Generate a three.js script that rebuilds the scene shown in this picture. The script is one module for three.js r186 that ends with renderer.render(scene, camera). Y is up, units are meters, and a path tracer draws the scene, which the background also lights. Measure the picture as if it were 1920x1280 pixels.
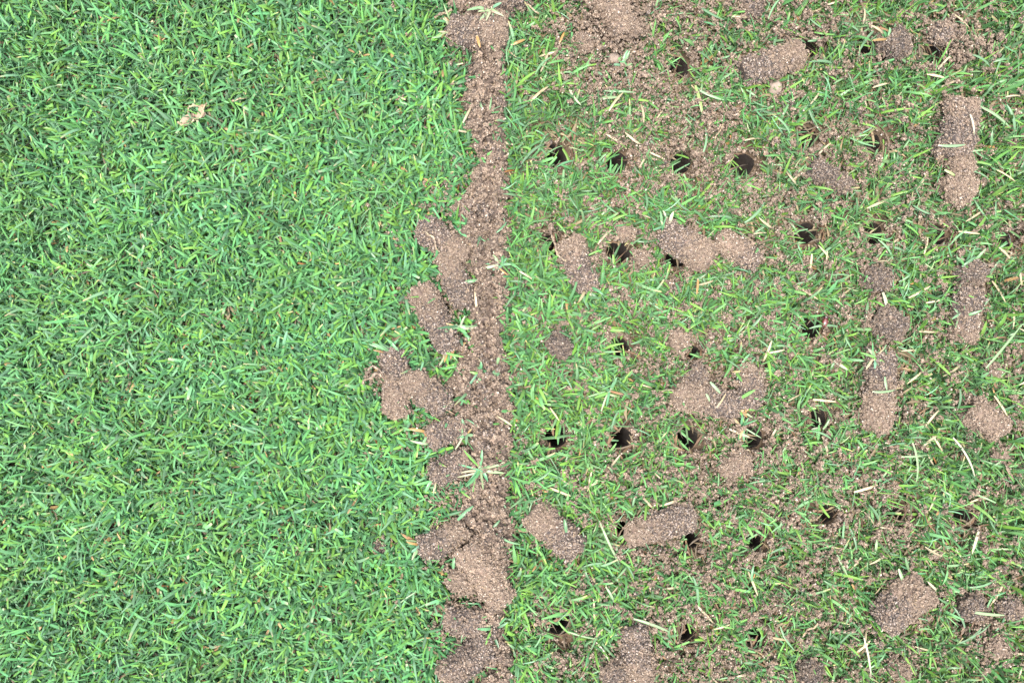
import * as THREE from 'three';
import { mergeGeometries } from 'three/addons/utils/BufferGeometryUtils.js';
import { ImprovedNoise } from 'three/addons/math/ImprovedNoise.js';

// ---------------------------------------------------------------- camera, sky, sun, exposure
const scene = new THREE.Scene();
const S = 0.0004;              // metres per photograph pixel on the turf surface
const CAN = 0.010;             // height of the mown turf surface
const FOV = 42;
const CH = 640 * S / Math.tan(FOV / 2 * Math.PI / 180);   // camera height above the turf surface
const camera = new THREE.PerspectiveCamera(FOV, 1.5, 0.02, 60);
camera.position.set(0, CAN + CH, 0);
camera.up.set(0, 0, -1);
camera.lookAt(0, 0, 0);
scene.add(camera);

// an even overcast sky, brighter overhead
{
  const w = 64, h = 32, data = new Float32Array(w * h * 4);
  for (let j = 0; j < h; j++) {
    const el = ((j + 0.5) / h - 0.5) * Math.PI;
    const k = el > 0 ? 0.75 * (1 + 2 * Math.sin(el)) / 3 : 0.25;
    for (let i = 0; i < w; i++) {
      const o = (j * w + i) * 4;
      data[o] = 0.98 * k; data[o + 1] = 1.0 * k; data[o + 2] = 1.04 * k; data[o + 3] = 1;
    }
  }
  const sky = new THREE.DataTexture(data, w, h, THREE.RGBAFormat, THREE.FloatType);
  sky.mapping = THREE.EquirectangularReflectionMapping;
  sky.magFilter = THREE.LinearFilter; sky.needsUpdate = true;
  scene.background = sky; scene.environment = sky;
}
const sun = new THREE.DirectionalLight(0xfff6ea, 1.4);
sun.position.set(-0.28, 2.0, 0.22);
sun.target.position.set(0, 0, 0);
sun.castShadow = true; sun.shadow.radius = 36;
sun.shadow.mapSize.set(4096, 4096);
Object.assign(sun.shadow.camera, { left: -0.8, right: 0.8, top: 0.8, bottom: -0.8, near: 0.5, far: 5 });
scene.add(sun, sun.target);

const renderer = new THREE.WebGLRenderer({ antialias: true });
renderer.setSize(1024, 682);
renderer.toneMapping = THREE.LinearToneMapping;
renderer.toneMappingExposure = 8.1;
renderer.shadowMap.enabled = true;

// ---------------------------------------------------------------- helpers
function rng(a) {
  return () => { a |= 0; a = a + 0x6D2B79F5 | 0; let t = Math.imul(a ^ a >>> 15, 1 | a); t = t + Math.imul(t ^ t >>> 7, 61 | t) ^ t; return ((t ^ t >>> 14) >>> 0) / 4294967296; };
}
const noise = new ImprovedNoise();
const N3 = (x, y, z) => noise.noise(x + 57.3, y + 31.7, z + 11.1);
const clamp = (v, a = 0, b = 1) => Math.max(a, Math.min(b, v));
const sm = (a, b, v) => { v = clamp((v - a) / (b - a)); return v * v * (3 - 2 * v); };
const mix = (a, b, t) => a + (b - a) * t;
// a place given on the photograph's pixel grid, at height y above the ground
const P = (px, py, y = CAN) => { const k = S * (CH + CAN - y) / CH; return new THREE.Vector3((px - 960) * k, y, (py - 640) * k); };
const used = new Map();
function numbered(n) { const k = used.get(n) || 0; used.set(n, k + 1); return k ? n + '_' + String(k).padStart(3, '0') : n; }
function tag(o, label, category, group, kind) {
  if (label) o.userData.label = label;
  if (category) o.userData.category = category;
  if (group) o.userData.group = group;
  if (kind) o.userData.kind = kind;
  return o;
}
function thing(name, label, category, group, pos, turn = 0) {
  const g = new THREE.Group(); g.name = numbered(name); g.position.copy(pos); g.rotation.y = turn; scene.add(g);
  return tag(g, label, category, group);
}
function shade(o) { o.castShadow = true; o.receiveShadow = true; return o; }
function part(name, geo, mat, parent) { const m = shade(new THREE.Mesh(geo, mat)); m.name = name; parent.add(m); return m; }

// ---------------------------------------------------------------- materials
const M = {
  leaf: new THREE.MeshPhysicalMaterial({ vertexColors: true, roughness: 0.85, transmission: 0.24, thickness: 0, clearcoat: 0.38, clearcoatRoughness: 0.28, specularIntensity: 0.45, side: THREE.DoubleSide }),
  straw: new THREE.MeshStandardMaterial({ vertexColors: true, roughness: 0.8, side: THREE.DoubleSide }),
  soil: new THREE.MeshStandardMaterial({ vertexColors: true, roughness: 0.95 }),
  hole: new THREE.MeshStandardMaterial({ vertexColors: true, roughness: 1.0, side: THREE.DoubleSide }),
  root: new THREE.MeshStandardMaterial({ vertexColors: true, roughness: 0.9 }),
  beetle: new THREE.MeshPhysicalMaterial({ color: new THREE.Color().setRGB(0.06, 0.008, 0.007), roughness: 0.35, clearcoat: 0.7, clearcoatRoughness: 0.15 }),
  beetleDark: new THREE.MeshPhysicalMaterial({ color: new THREE.Color().setRGB(0.02, 0.008, 0.008), roughness: 0.4, clearcoat: 0.5, clearcoatRoughness: 0.2 }),
};
// linear base colours
const TAN = [0.131, 0.097, 0.073], PINK = [0.092, 0.065, 0.049], CREAM = [0.252, 0.213, 0.174], OCHRE = [0.135, 0.096, 0.057], DARK = [0.023, 0.018, 0.017], BROWN = [0.056, 0.039, 0.030];
function grainColor(r, dark) {
  const t = r();
  let c = t < 0.45 ? TAN : t < 0.70 ? PINK : t < 0.80 ? CREAM : t < 0.86 ? OCHRE : t < 0.96 ? BROWN : DARK;
  if (dark > 0 && r() < dark) c = r() < 0.62 ? DARK : r() < 0.6 ? BROWN : [0.14, 0.115, 0.105];
  const k = 0.7 + 0.6 * r();
  return [c[0] * k, c[1] * k, c[2] * k];
}

// ---------------------------------------------------------------- grass blades
function newBuf() { return { p: [], c: [], i: [] }; }
function blade(b, o) {
  const segs = o.segs ?? 4, n0 = b.p.length / 3;
  let x = o.x ?? 0, y = o.y ?? 0, z = o.z ?? 0, az = o.az;
  const step = o.len / segs;
  for (let k = 0; k <= segs; k++) {
    const s = k / segs, a = o.tilt + o.bend * s, tw = o.twist * s + (o.twist0 ?? 0);
    const az2 = az + (o.curl ?? 0) * s;
    const d = [Math.sin(a) * Math.cos(az2), Math.cos(a), Math.sin(a) * Math.sin(az2)];
    let side = [-Math.sin(az2), 0, Math.cos(az2)];
    let nor = [d[1] * side[2] - d[2] * side[1], d[2] * side[0] - d[0] * side[2], d[0] * side[1] - d[1] * side[0]];
    const c = Math.cos(tw), q = Math.sin(tw);
    const sd = [0, 1, 2].map(m => side[m] * c + nor[m] * q), nn = [0, 1, 2].map(m => nor[m] * c - side[m] * q);
    const wd = o.w * 0.5 * (s < 0.25 ? 0.62 + 1.5 * s : s < 0.7 ? 1 : mix(1, o.tip, (s - 0.7) / 0.3));
    const f = o.fold * wd;
    b.p.push(x + sd[0] * wd, y + sd[1] * wd, z + sd[2] * wd, x - nn[0] * f, y - nn[1] * f, z - nn[2] * f, x - sd[0] * wd, y - sd[1] * wd, z - sd[2] * wd);
    const col = k === segs && o.cTip ? o.cTip : k === 0 && o.cBase ? o.cBase : o.c;
    for (let e = 0; e < 3; e++) { const m = e === 1 ? o.rib ?? 1.12 : 1; b.c.push(col[0] * m, col[1] * m, col[2] * m); }
    if (k < segs) {
      const r0 = n0 + k * 3, r1 = r0 + 3;
      b.i.push(r0, r0 + 1, r1, r0 + 1, r1 + 1, r1, r0 + 1, r0 + 2, r1 + 1, r0 + 2, r1 + 2, r1 + 1);
    }
    x += d[0] * step; y += d[1] * step; z += d[2] * step;
  }
}
function geoOf(b) {
  const g = new THREE.BufferGeometry();
  g.setAttribute('position', new THREE.Float32BufferAttribute(b.p, 3));
  g.setAttribute('color', new THREE.Float32BufferAttribute(b.c, 3));
  g.setIndex(b.i); g.computeVertexNormals();
  return g;
}
const GREENS = [[0.038, 0.132, 0.045], [0.031, 0.114, 0.045], [0.045, 0.144, 0.039], [0.059, 0.155, 0.024], [0.042, 0.132, 0.059], [0.027, 0.097, 0.036], [0.06, 0.16, 0.063], [0.057, 0.135, 0.077], [0.023, 0.075, 0.032], [0.068, 0.17, 0.035], [0.052, 0.15, 0.064]];
const STRAW = [[0.216, 0.158, 0.079], [0.173, 0.108, 0.036], [0.216, 0.187, 0.115], [0.130, 0.065, 0.025]];
const PALE = [[0.086, 0.150, 0.069], [0.121, 0.167, 0.081], [0.075, 0.144, 0.069], [0.167, 0.178, 0.115], [0.058, 0.126, 0.058]];
const pick = (a, r) => a[Math.floor(r() * a.length) % a.length];
const vary = (c, r, v = 0.2) => { const k = 1 - v + 2 * v * r(); return [c[0] * k * (0.94 + 0.12 * r()), c[1] * k, c[2] * k * (0.92 + 0.16 * r())]; };
function greenBlade(b, r, o = {}) {
  const dead = r() < 0.015, c = dead ? vary(pick(STRAW, r), r) : vary(pick(GREENS, r), r, 0.3);
  const t = r();
  blade(b, {
    x: o.x, y: o.y, z: o.z, az: o.az ?? r() * 6.283, len: (o.len ?? 0.0178) * (0.62 + 0.7 * r()), w: (o.w ?? 0.00225) * (0.55 + 0.6 * r()),
    tilt: o.tilt ?? (0.12 + 0.72 * r()), bend: o.bend ?? (0.15 + 0.9 * r()), curl: (r() - 0.5) * 0.9, twist: (r() - 0.5) * 1.6, twist0: (r() - 0.5) * 0.5, fold: 0.15 + 0.35 * r(),
    tip: t < 0.5 ? 0.62 : t < 0.8 ? 0.35 : 0.06, c, cTip: r() < 0.08 ? vary(r() < 0.5 ? STRAW[2] : PALE[3], r) : null, segs: o.segs ?? 5,
  });
}
function tuftGeo(seed, n, opt = {}) {
  const r = rng(seed), b = newBuf();
  for (let k = 0; k < n; k++) greenBlade(b, r, { x: (r() - 0.5) * 0.005, z: (r() - 0.5) * 0.005, ...opt });
  return geoOf(b);
}

// ---------------------------------------------------------------- crumbs of sandy soil
function grainInto(b, r, x, y, z, rad, c) {
  const t = (1 + Math.sqrt(5)) / 2, q = 1 / Math.sqrt(1 + t * t), n0 = b.p.length / 3;
  const V = [[-1, t, 0], [1, t, 0], [-1, -t, 0], [1, -t, 0], [0, -1, t], [0, 1, t], [0, -1, -t], [0, 1, -t], [t, 0, -1], [t, 0, 1], [-t, 0, -1], [-t, 0, 1]];
  const F = [0, 11, 5, 0, 5, 1, 0, 1, 7, 0, 7, 10, 0, 10, 11, 1, 5, 9, 5, 11, 4, 11, 10, 2, 10, 7, 6, 7, 1, 8, 3, 9, 4, 3, 4, 2, 3, 2, 6, 3, 6, 8, 3, 8, 9, 4, 9, 5, 2, 4, 11, 6, 2, 10, 8, 6, 7, 9, 8, 1];
  const sx = 0.75 + 0.5 * r(), sy = 0.7 + 0.4 * r(), sz = 0.75 + 0.5 * r();
  for (const v of V) {
    const k = rad * q * (0.8 + 0.4 * r());
    b.p.push(x + v[0] * k * sx, y + v[1] * k * sy, z + v[2] * k * sz); b.c.push(...c);
  }
  for (const f of F) b.i.push(n0 + f);
}
function crumbGeo(seed, n, dark) {   // grains stuck to one another in an uneven lump
  const r = rng(seed), b = newBuf(), at = [[0, 0, 0]];
  for (let k = 0; k < n; k++) {
    const f = at[Math.floor(r() * at.length)], a = r() * 6.283, e = Math.acos(2 * r() - 1), d = 0.22 + 0.22 * r();
    const p = [f[0] + d * Math.sin(e) * Math.cos(a), f[1] + d * Math.cos(e) * 0.8, f[2] + d * Math.sin(e) * Math.sin(a)];
    if (Math.hypot(...p) > 1) continue;
    at.push(p); grainInto(b, r, ...p, 0.13 + 0.2 * r() * r() + 0.04, grainColor(r, dark));
  }
  const g = geoOf(b).toNonIndexed(); g.computeVertexNormals(); return g;
}
const CRUMBS = [], DARKCRUMBS = [];
for (let k = 0; k < 12; k++) CRUMBS.push(crumbGeo(100 + k, 20 + (k * 5) % 14, 0.04));
for (let k = 0; k < 5; k++) DARKCRUMBS.push(crumbGeo(200 + k, 26, 0.58));
const GRAINS = [];
for (let k = 0; k < 4; k++) { const r = rng(300 + k), b = newBuf(); grainInto(b, r, 0, 0, 0, 1, [1, 1, 1]); const g = geoOf(b).toNonIndexed(); g.computeVertexNormals(); GRAINS.push(g); }

// collects placements for a list of geometries and turns them into InstancedMeshes
function Scatter(geos) { return { geos, list: geos.map(() => []) }; }
const _e = new THREE.Euler(), _q = new THREE.Quaternion(), _m = new THREE.Matrix4(), _s = new THREE.Vector3(), _v = new THREE.Vector3();
function scatterAdd(sc, k, pos, rot, scale, tint) { sc.list[k].push({ p: pos.clone(), q: rot.clone(), s: scale, t: tint }); }
function scatterBuild(sc, name, mat, parent) {
  sc.list.forEach((l, k) => {
    if (!l.length) return;
    const im = shade(new THREE.InstancedMesh(sc.geos[k], mat, l.length));
    l.forEach((o, j) => {
      _s.set(o.s, o.s, o.s); _m.compose(o.p, o.q, _s); im.setMatrixAt(j, _m);
      im.setColorAt(j, o.t || new THREE.Color(1, 1, 1));
    });
    im.name = name; im.userData.kind = 'stuff'; parent.add(im);
  });
}
const rq = r => _q.setFromEuler(_e.set(r() * 6.283, r() * 6.283, r() * 6.283)).clone();
const gray = (k, w = 0) => new THREE.Color().setRGB(k * (1 + w), k, k * (1 - w));

// ---------------------------------------------------------------- layout read from the photograph (pixels)
const HOLES = [
  // x, y, radius, row, place in the row counted from the ridge
  [1275, 124, 17, 'top', 'first'], [1512, 90, 17, 'top', 'second'], [1625, 84, 14, 'top', 'third'], [1750, 98, 15, 'top', 'fourth'],
  [1043, 290, 19, 'second', 'first'], [1156, 302, 18, 'second', 'second'], [1278, 304, 18, 'second', 'third'], [1394, 308, 20, 'second', 'fourth'], [1516, 256, 17, 'second', 'fifth'], [1638, 266, 17, 'second', 'sixth'],
  [1038, 460, 19, 'third', 'first'], [1160, 472, 19, 'third', 'second'], [1270, 482, 18, 'third', 'third'], [1512, 437, 19, 'third', 'fourth'], [1640, 436, 18, 'third', 'fifth'], [1760, 440, 17, 'third', 'sixth'], [1888, 448, 13, 'third', 'seventh'],
  [1162, 650, 16, 'fourth', 'first'], [1300, 660, 11, 'fourth', 'second'], [1522, 612, 19, 'fourth', 'third'],
  [1043, 818, 19, 'fifth', 'first'], [1165, 822, 18, 'fifth', 'second'], [1289, 822, 20, 'fifth', 'third'], [1412, 821, 18, 'fifth', 'fourth'], [1534, 784, 17, 'fifth', 'fifth'],
  [1172, 992, 14, 'sixth', 'first'], [1296, 1014, 15, 'sixth', 'second'], [1420, 1012, 17, 'sixth', 'third'], [1550, 964, 15, 'sixth', 'fourth'], [1684, 968, 14, 'sixth', 'fifth'], [1806, 968, 15, 'sixth', 'sixth'],
  [1050, 1172, 20, 'bottom', 'first'], [1291, 1190, 15, 'bottom', 'second'], [1416, 1196, 17, 'bottom', 'third'], [1800, 1160, 15, 'bottom', 'fourth'],
];
// kind, x1, y1, x2, y2, radius, dark (where along the core 0..1 the dark humus lies, or -1), tuft end (0, 1, -1), tone, label
const CORES = [
  ['core', 866, 55, 925, 52, 31, 0.25, 0, 1, 'large tan soil core lying across the top of the soil ridge'],
  ['core', 925, 8, 975, -6, 22, 0.8, -1, 0.8, 'dark soil core cut by the top edge above the soil ridge'],
  ['clod', 858, 6, 872, -14, 15, -1, -1, 1, 'small soil lump at the top edge, left of the ridge'],
  ['core', 806, 432, 862, 470, 25, 0.15, -1, 1, 'soil core jutting up-left from the ridge, dark end with a pale root'],
  ['core', 842, 495, 866, 555, 25, 0.8, -1, 0.92, 'grey soil core lying against the ridge, just right of the long dark core'],
  ['core', 797, 556, 838, 640, 26, 0.75, 1, 0.95, 'long soil core left of the ridge with dark lower end'],
  ['core', 736, 672, 742, 762, 25, 0.1, 0, 1, 'upright soil core standing leftmost of all, dark top with grass tuft'],
  ['core', 780, 722, 822, 752, 28, 0.85, -1, 0.95, 'soil core slanting right from the leftmost core towards the ridge'],
  ['core', 822, 818, 858, 806, 24, 0.5, 0, 0.95, 'stubby soil core left of ridge, between the leftmost cores and a darker stub'],
  ['core', 824, 886, 866, 862, 23, 0.4, 0, 0.9, 'short dark soil core with bent green blades at its left end'],
  ['core', 808, 1022, 856, 996, 26, 0.15, 0, 0.95, 'dark soil core with yellow grass tuft on the lower left of the ridge'],
  ['core', 886, 1044, 928, 1108, 34, -1, -1, 1.12, 'biggest pale soil core lying on the lower part of the ridge'],
  ['clod', 858, 1084, 876, 1092, 25, -1, -1, 0.95, 'lumpy soil clod beside the biggest pale core on the ridge'],
  ['core', 856, 1160, 890, 1164, 25, 0.4, -1, 0.98, 'wedge of soil left of the ridge under the biggest pale core'],
  ['core', 846, 1258, 902, 1212, 28, 0.6, -1, 0.95, 'dark slanting soil core at the bottom edge left of the ridge'],
  ['core', 1072, 466, 1096, 526, 26, 0.7, 1, 1.02, 'soil core beside a hole with a thick pale root and green tuft below'],
  ['core', 1262, 440, 1312, 472, 30, 0.15, 0, 1, 'thick soil core with straw at its dark left end, half over a hole'],
  ['core', 1360, 456, 1404, 484, 23, 0.95, -1, 1.1, 'small pale soil core to the right of a thick dark-ended one'],
  ['clod', 1044, 648, 1052, 642, 25, 0.5, -1, 0.72, 'round dark soil clod sitting alone in grass near the ridge'],
  ['core', 1014, 976, 1064, 1020, 30, 0.85, -1, 1.02, 'plump soil core just right of the lower ridge, dark lower right end'],
  ['core', 1196, 998, 1284, 970, 25, 0.75, -1, 1, 'long slanting soil core beside the first hole of the sixth row'],
  ['clod', 1304, 698, 1310, 704, 22, 0.5, -1, 0.8, 'grey round clod touching the top of a horizontal soil core'],
  ['core', 1284, 742, 1368, 758, 28, 0.85, 1, 1, 'horizontal soil core with green blades on it, under a grey clod'],
  ['core', 1406, 708, 1402, 744, 25, 0.7, -1, 1, 'short upright soil core right of the horizontal soil core'],
  ['clod', 1270, 642, 1280, 640, 20, -1, -1, 1.02, 'crumbly tan clod hiding most of the smallest hole'],
  ['core', 1412, 128, 1484, 102, 27, 0.12, -1, 1, 'soil core near the top with dark blunt left end and tapering tail'],
  ['clod', 1670, 82, 1682, 94, 27, 0.5, 0, 0.72, 'dark round clod near the top edge beside a hole'],
  ['core', 1536, 320, 1578, 344, 19, 0.3, -1, 0.8, 'small dark crescent-shaped soil piece in the middle of the right half'],
  ['core', 1796, 214, 1784, 268, 34, 0.65, -1, 1.05, 'thick soil core at upper right with pale stems lying over it'],
  ['clod', 1796, 300, 1802, 318, 24, -1, -1, 1.08, 'pale soil lump between the thick upper right core and a rounded clod'],
  ['clod', 1786, 350, 1806, 344, 30, -1, -1, 1.1, 'smooth pale rounded clod at the foot of the thick upper right core'],
  ['clod', 1632, 522, 1662, 526, 21, 0.4, -1, 0.75, 'dark wedge-shaped clod with a white stem hanging below it'],
  ['clod', 1656, 598, 1682, 616, 26, 0.5, -1, 0.78, 'dark crumbly clod above the long upright soil core'],
  ['core', 1652, 682, 1645, 786, 28, 0.12, 0, 1.02, 'long upright soil core with a dark band and straw thatch on top'],
  ['clod', 1814, 508, 1818, 520, 26, 0.5, 0, 0.8, 'dark clod with a grass tuft, capping the grey upright core at right'],
  ['core', 1814, 556, 1808, 618, 26, 0.3, -1, 1, 'greyish upright soil core near the right edge under a dark clod'],
  ['core', 1836, 778, 1858, 794, 29, -1, -1, 1.02, 'broad tan soil clump near the right edge, below the greyish core'],
  ['core', 1674, 1150, 1710, 1118, 38, 0.15, -1, 1, 'largest soil core at lower right, dark on its lower left side'],
  ['core', 1190, 1196, 1198, 1256, 29, 0.2, -1, 1, 'upright soil core at the bottom edge below centre right'],
  ['clod', 1146, 1256, 1158, 1270, 25, 0.5, -1, 0.9, 'soil lump at the bottom edge left of an upright soil core'],
  ['core', 1366, 878, 1388, 866, 20, -1, -1, 1.03, 'crumbly tan soil clump just below the fourth hole of the fifth row'],
  ['pebble', 1147, 108, 1156, 106, 14, -1, -1, 1.05, 'small smooth grey-brown pebble in the soil heap at the top'],
  ['pebble', 1403, 352, 1407, 348, 13, -1, -1, 1.05, 'small pale pebble lying in crumbs below the fourth hole of second row'],
  ['pebble', 1450, 163, 1460, 162, 15, -1, -1, 1.1, 'pale flat pebble just below the soil core with tapering tail'],
  ['pebble', 1504, 517, 1526, 512, 9, 0.4, -1, 0.9, 'thin finger of grey soil lying in grass right of centre'],
  ['clod', 1514, 1250, 1526, 1262, 20, 0.6, -1, 0.62, 'blackish soil clod at the bottom edge of the right half'],
  ['clod', 1822, 1130, 1830, 1142, 23, 0.5, -1, 0.75, 'dark clod with pale stems at its foot near the lower right corner'],
  ['clod', 1886, 1142, 1902, 1138, 19, 0.4, -1, 0.85, 'soil clod at the right edge beside the dark clod with pale stems'],
  ['clod', 1862, 1206, 1876, 1216, 18, -1, -1, 1, 'tan soil clump in the lower right corner'],
  ['clod', 1684, 1250, 1700, 1256, 17, -1, -1, 0.9, 'brown soil clump at the bottom edge under the largest core'],
  ['core', 1140, 10, 1164, 44, 27, -1, -1, 1.04, 'smooth tan soil core in the heap at the top edge'],
  ['clod', 1182, 46, 1190, 60, 20, -1, -1, 0.95, 'small soil clump right of the smooth tan core at the top'],
  ['clod', 1092, 74, 1100, 88, 16, -1, -1, 1, 'crumbly soil clump at the left side of the top soil heap'],
  ['clod', 1404, 16, 1420, 14, 16, 0.5, -1, 0.85, 'small brown clod at the top edge right of the soil heap'],
  ['clod', 1762, 70, 1774, 54, 18, 0.3, -1, 0.95, 'brown soil clump just above the fourth hole of the top row'],
  ['clod', 1860, 692, 1868, 696, 13, -1, -1, 1, 'small tan crumb ball near the right edge below the greyish core'],
  ['clod', 1874, 848, 1880, 856, 13, -1, -1, 1, 'small tan crumb ball with a root trailing down, right edge'],
  ['clod', 1166, 428, 1172, 440, 14, -1, -1, 1.02, 'light crumbly clod just above the second hole of the third row'],
  ['clod', 1210, 486, 1200, 480, 12, -1, -1, 1, 'light crumbly clod just right of the second hole of the third row'],
  ['clod', 707, 1024, 711, 1027, 9, 0.5, -1, 0.8, 'tiny dark soil crumb alone on the clean grass left of the ridge'],
  ['clod', 860, 386, 866, 382, 11, -1, -1, 0.9, 'small oblong soil bit at the left side of the upper ridge'],
  ['clod', 1092, 727, 1096, 722, 8, -1, -1, 1, 'tiny round soil ball in the grass left of the horizontal core'],
];
const EDGE = [ // the ridge of soil: y, left edge, right edge
  [-900, 880, 950], [-700, 860, 956], [-450, 885, 948], [-220, 868, 950], [-120, 880, 948], [0, 880, 958], [40, 868, 956], [80, 872, 954], [110, 887, 948], [150, 878, 950], [200, 874, 951], [260, 886, 951], [310, 904, 952], [350, 880, 956], [385, 864, 956], [420, 868, 958], [450, 862, 960], [480, 858, 958], [510, 884, 956], [545, 892, 956], [580, 884, 952], [620, 880, 946], [660, 858, 948], [700, 846, 962], [760, 850, 965], [800, 866, 962], [840, 884, 966], [880, 880, 956], [920, 880, 954], [960, 862, 960], [1000, 868, 964], [1050, 894, 958], [1100, 898, 955], [1130, 908, 950], [1160, 908, 944], [1200, 914, 958], [1240, 916, 962], [1290, 906, 964], [1380, 880, 958], [1500, 886, 955], [1750, 866, 958], [2200, 880, 952],
];
function ridgeEdges(y) {
  let k = 0; while (k < EDGE.length - 2 && EDGE[k + 1][0] < y) k++;
  const a = EDGE[k], b = EDGE[k + 1], t = clamp((y - a[0]) / (b[0] - a[0]));
  return [mix(a[1], b[1], t), mix(a[2], b[2], t)];
}
function ridgeH(px, py) {       // height of the ridge surface above the ground, metres; below 0 outside
  let [l, r] = ridgeEdges(py);
  l += 9 * N3(py * 0.03, 3.1, 0) + 10 * N3(py * 0.09, 7.7, 0) - 6; r += 7 * N3(py * 0.04, 9.2, 0) + 7 * N3(py * 0.12, 1.2, 0);
  const t = (px - l) / (r - l);
  if (t < 0 || t > 1) return -0.01;
  const e = Math.pow(Math.min(1, 5 * Math.min(t * 0.8, (1 - t))), 0.38);
  return e * (0.0188 + 0.0060 * N3(px * 0.025, py * 0.025, 2) + 0.0095 * N3(px * 0.055, py * 0.055, 5) + 0.0062 * N3(px * 0.14, py * 0.14, 8));
}
// how much of the turf is hidden by loose soil, on a coarse grid right of the ridge (8 x 8 cells of 120 x 160 pixels)
const COV = [
  [.40, .92, .68, .55, .52, .36, .52, .45], [.22, .52, .72, .60, .54, .42, .36, .30], [.36, .44, .46, .48, .44, .42, .38, .32], [.28, .40, .46, .46, .42, .44, .38, .32],
  [.26, .38, .42, .44, .48, .44, .44, .36], [.34, .42, .50, .58, .46, .50, .36, .30], [.26, .46, .50, .46, .50, .52, .40, .34], [.32, .42, .56, .56, .52, .50, .36, .45],
];
const HEAPS = [ // x, y, rx, ry, weight
  [1130, 40, 70, 55, 1], [1160, 100, 60, 50, 1], [1065, 108, 20, 24, .8], [1120, 165, 30, 36, .9], [1200, 150, 55, 28, .9], [1290, 60, 40, 26, .6], [1250, 190, 70, 26, .7], [1330, 225, 60, 40, .6], [1420, 352, 36, 32, .6], [1530, 408, 26, 16, .8], [1640, 478, 34, 24, .6],
  [1768, 68, 44, 38, .7], [1655, 645, 24, 22, .8], [1170, 436, 22, 26, .6], [1200, 480, 24, 20, .6], [1398, 868, 50, 34, .7], [1320, 880, 50, 26, .5], [1225, 1040, 46, 26, .7], [1205, 1085, 30, 26, .5], [1680, 1000, 44, 34, .7], [1655, 905, 24, 46, .6], [1480, 1130, 60, 30, .5], [1300, 1255, 80, 26, .6], [1100, 1235, 30, 40, .6], [1855, 1205, 44, 50, .6],
  [1600, 240, 40, 30, .5], [1440, 30, 40, 40, .5], [1500, 60, 34, 30, .5], [1760, 420, 40, 14, .4], [1820, 760, 46, 30, .6], [1690, 1240, 40, 40, .5], [1290, 640, 36, 22, .5], [1400, 1010, 40, 14, .4], [1160, 638, 20, 14, .7], [1043, 275, 22, 12, .7], [1400, 640, 22, 20, .5], [1350, 1230, 60, 30, .5],
  [820, 380, 34, 22, .5], [846, 470, 30, 40, .7], [760, 560, 30, 20, .25], [830, 700, 20, 60, .35], [700, 705, 24, 12, .7], [700, 690, 14, 10, .5], [800, 800, 40, 30, .35], [830, 930, 36, 36, .6], [850, 870, 30, 40, .6], [830, 980, 30, 20, .4], [845, 1060, 24, 40, .5], [855, 1130, 24, 30, .4], [850, 1200, 30, 20, .4], [860, 110, 26, 20, .3], [860, 340, 30, 16, .45], [730, 430, 20, 20, .15], [700, 555, 12, 10, .3], [770, 840, 30, 20, .25], [700, 860, 30, 20, .12], [980, 560, 20, 60, .2], [975, 830, 16, 40, .4],
];
const q01 = n => clamp(0.5 + 0.92 * n);        // noise to roughly even 0..1
function soilAt(px, py) {
  let c = 0;
  if (px > 935) {
    const gx = clamp((px - 1020) / 120, 0, 6.999), gy = clamp((py - 80) / 160, 0, 6.999), i = Math.floor(gx), j = Math.floor(gy), fx = gx - i, fy = gy - j;
    c = mix(mix(COV[j][i], COV[j][i + 1], fx), mix(COV[j + 1][i], COV[j + 1][i + 1], fx), fy) * sm(945, 1010, px);
  } else c = 0.16 * sm(620, 860, px);
  const n = q01(0.6 * N3(px * 0.026, py * 0.026, 3.3) * 1.4 + 0.62 * N3(px * 0.07, py * 0.07, 8.1) * 1.4);
  let p = clamp((c * 1.0 - n) * 2.4 + 0.42 * c);
  for (const h of HEAPS) {
    const d = Math.hypot((px - h[0]) / h[2], (py - h[1]) / h[3]) + 0.5 * N3(px * 0.05, py * 0.05, 4);
    if (d < 1.15) p = Math.max(p, h[4] * (1 - sm(0.55, 1.15, d)) * 1.2);
  }
  return p;
}
function nearCore(px, py) { // signed distance in pixels to the nearest core's outline
  let best = 1e9;
  for (const c of CORES) {
    const dx = c[3] - c[1], dy = c[4] - c[2], t = clamp(((px - c[1]) * dx + (py - c[2]) * dy) / (dx * dx + dy * dy));
    best = Math.min(best, Math.hypot(px - c[1] - t * dx, py - c[2] - t * dy) - c[5]);
  }
  return best;
}
function nearHole(px, py) {
  let best = 1e9, at = null;
  for (const h of HOLES) { const d = Math.hypot(px - h[0], py - h[1]) - h[2]; if (d < best) { best = d; at = h; } }
  return [best, at];
}

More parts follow.
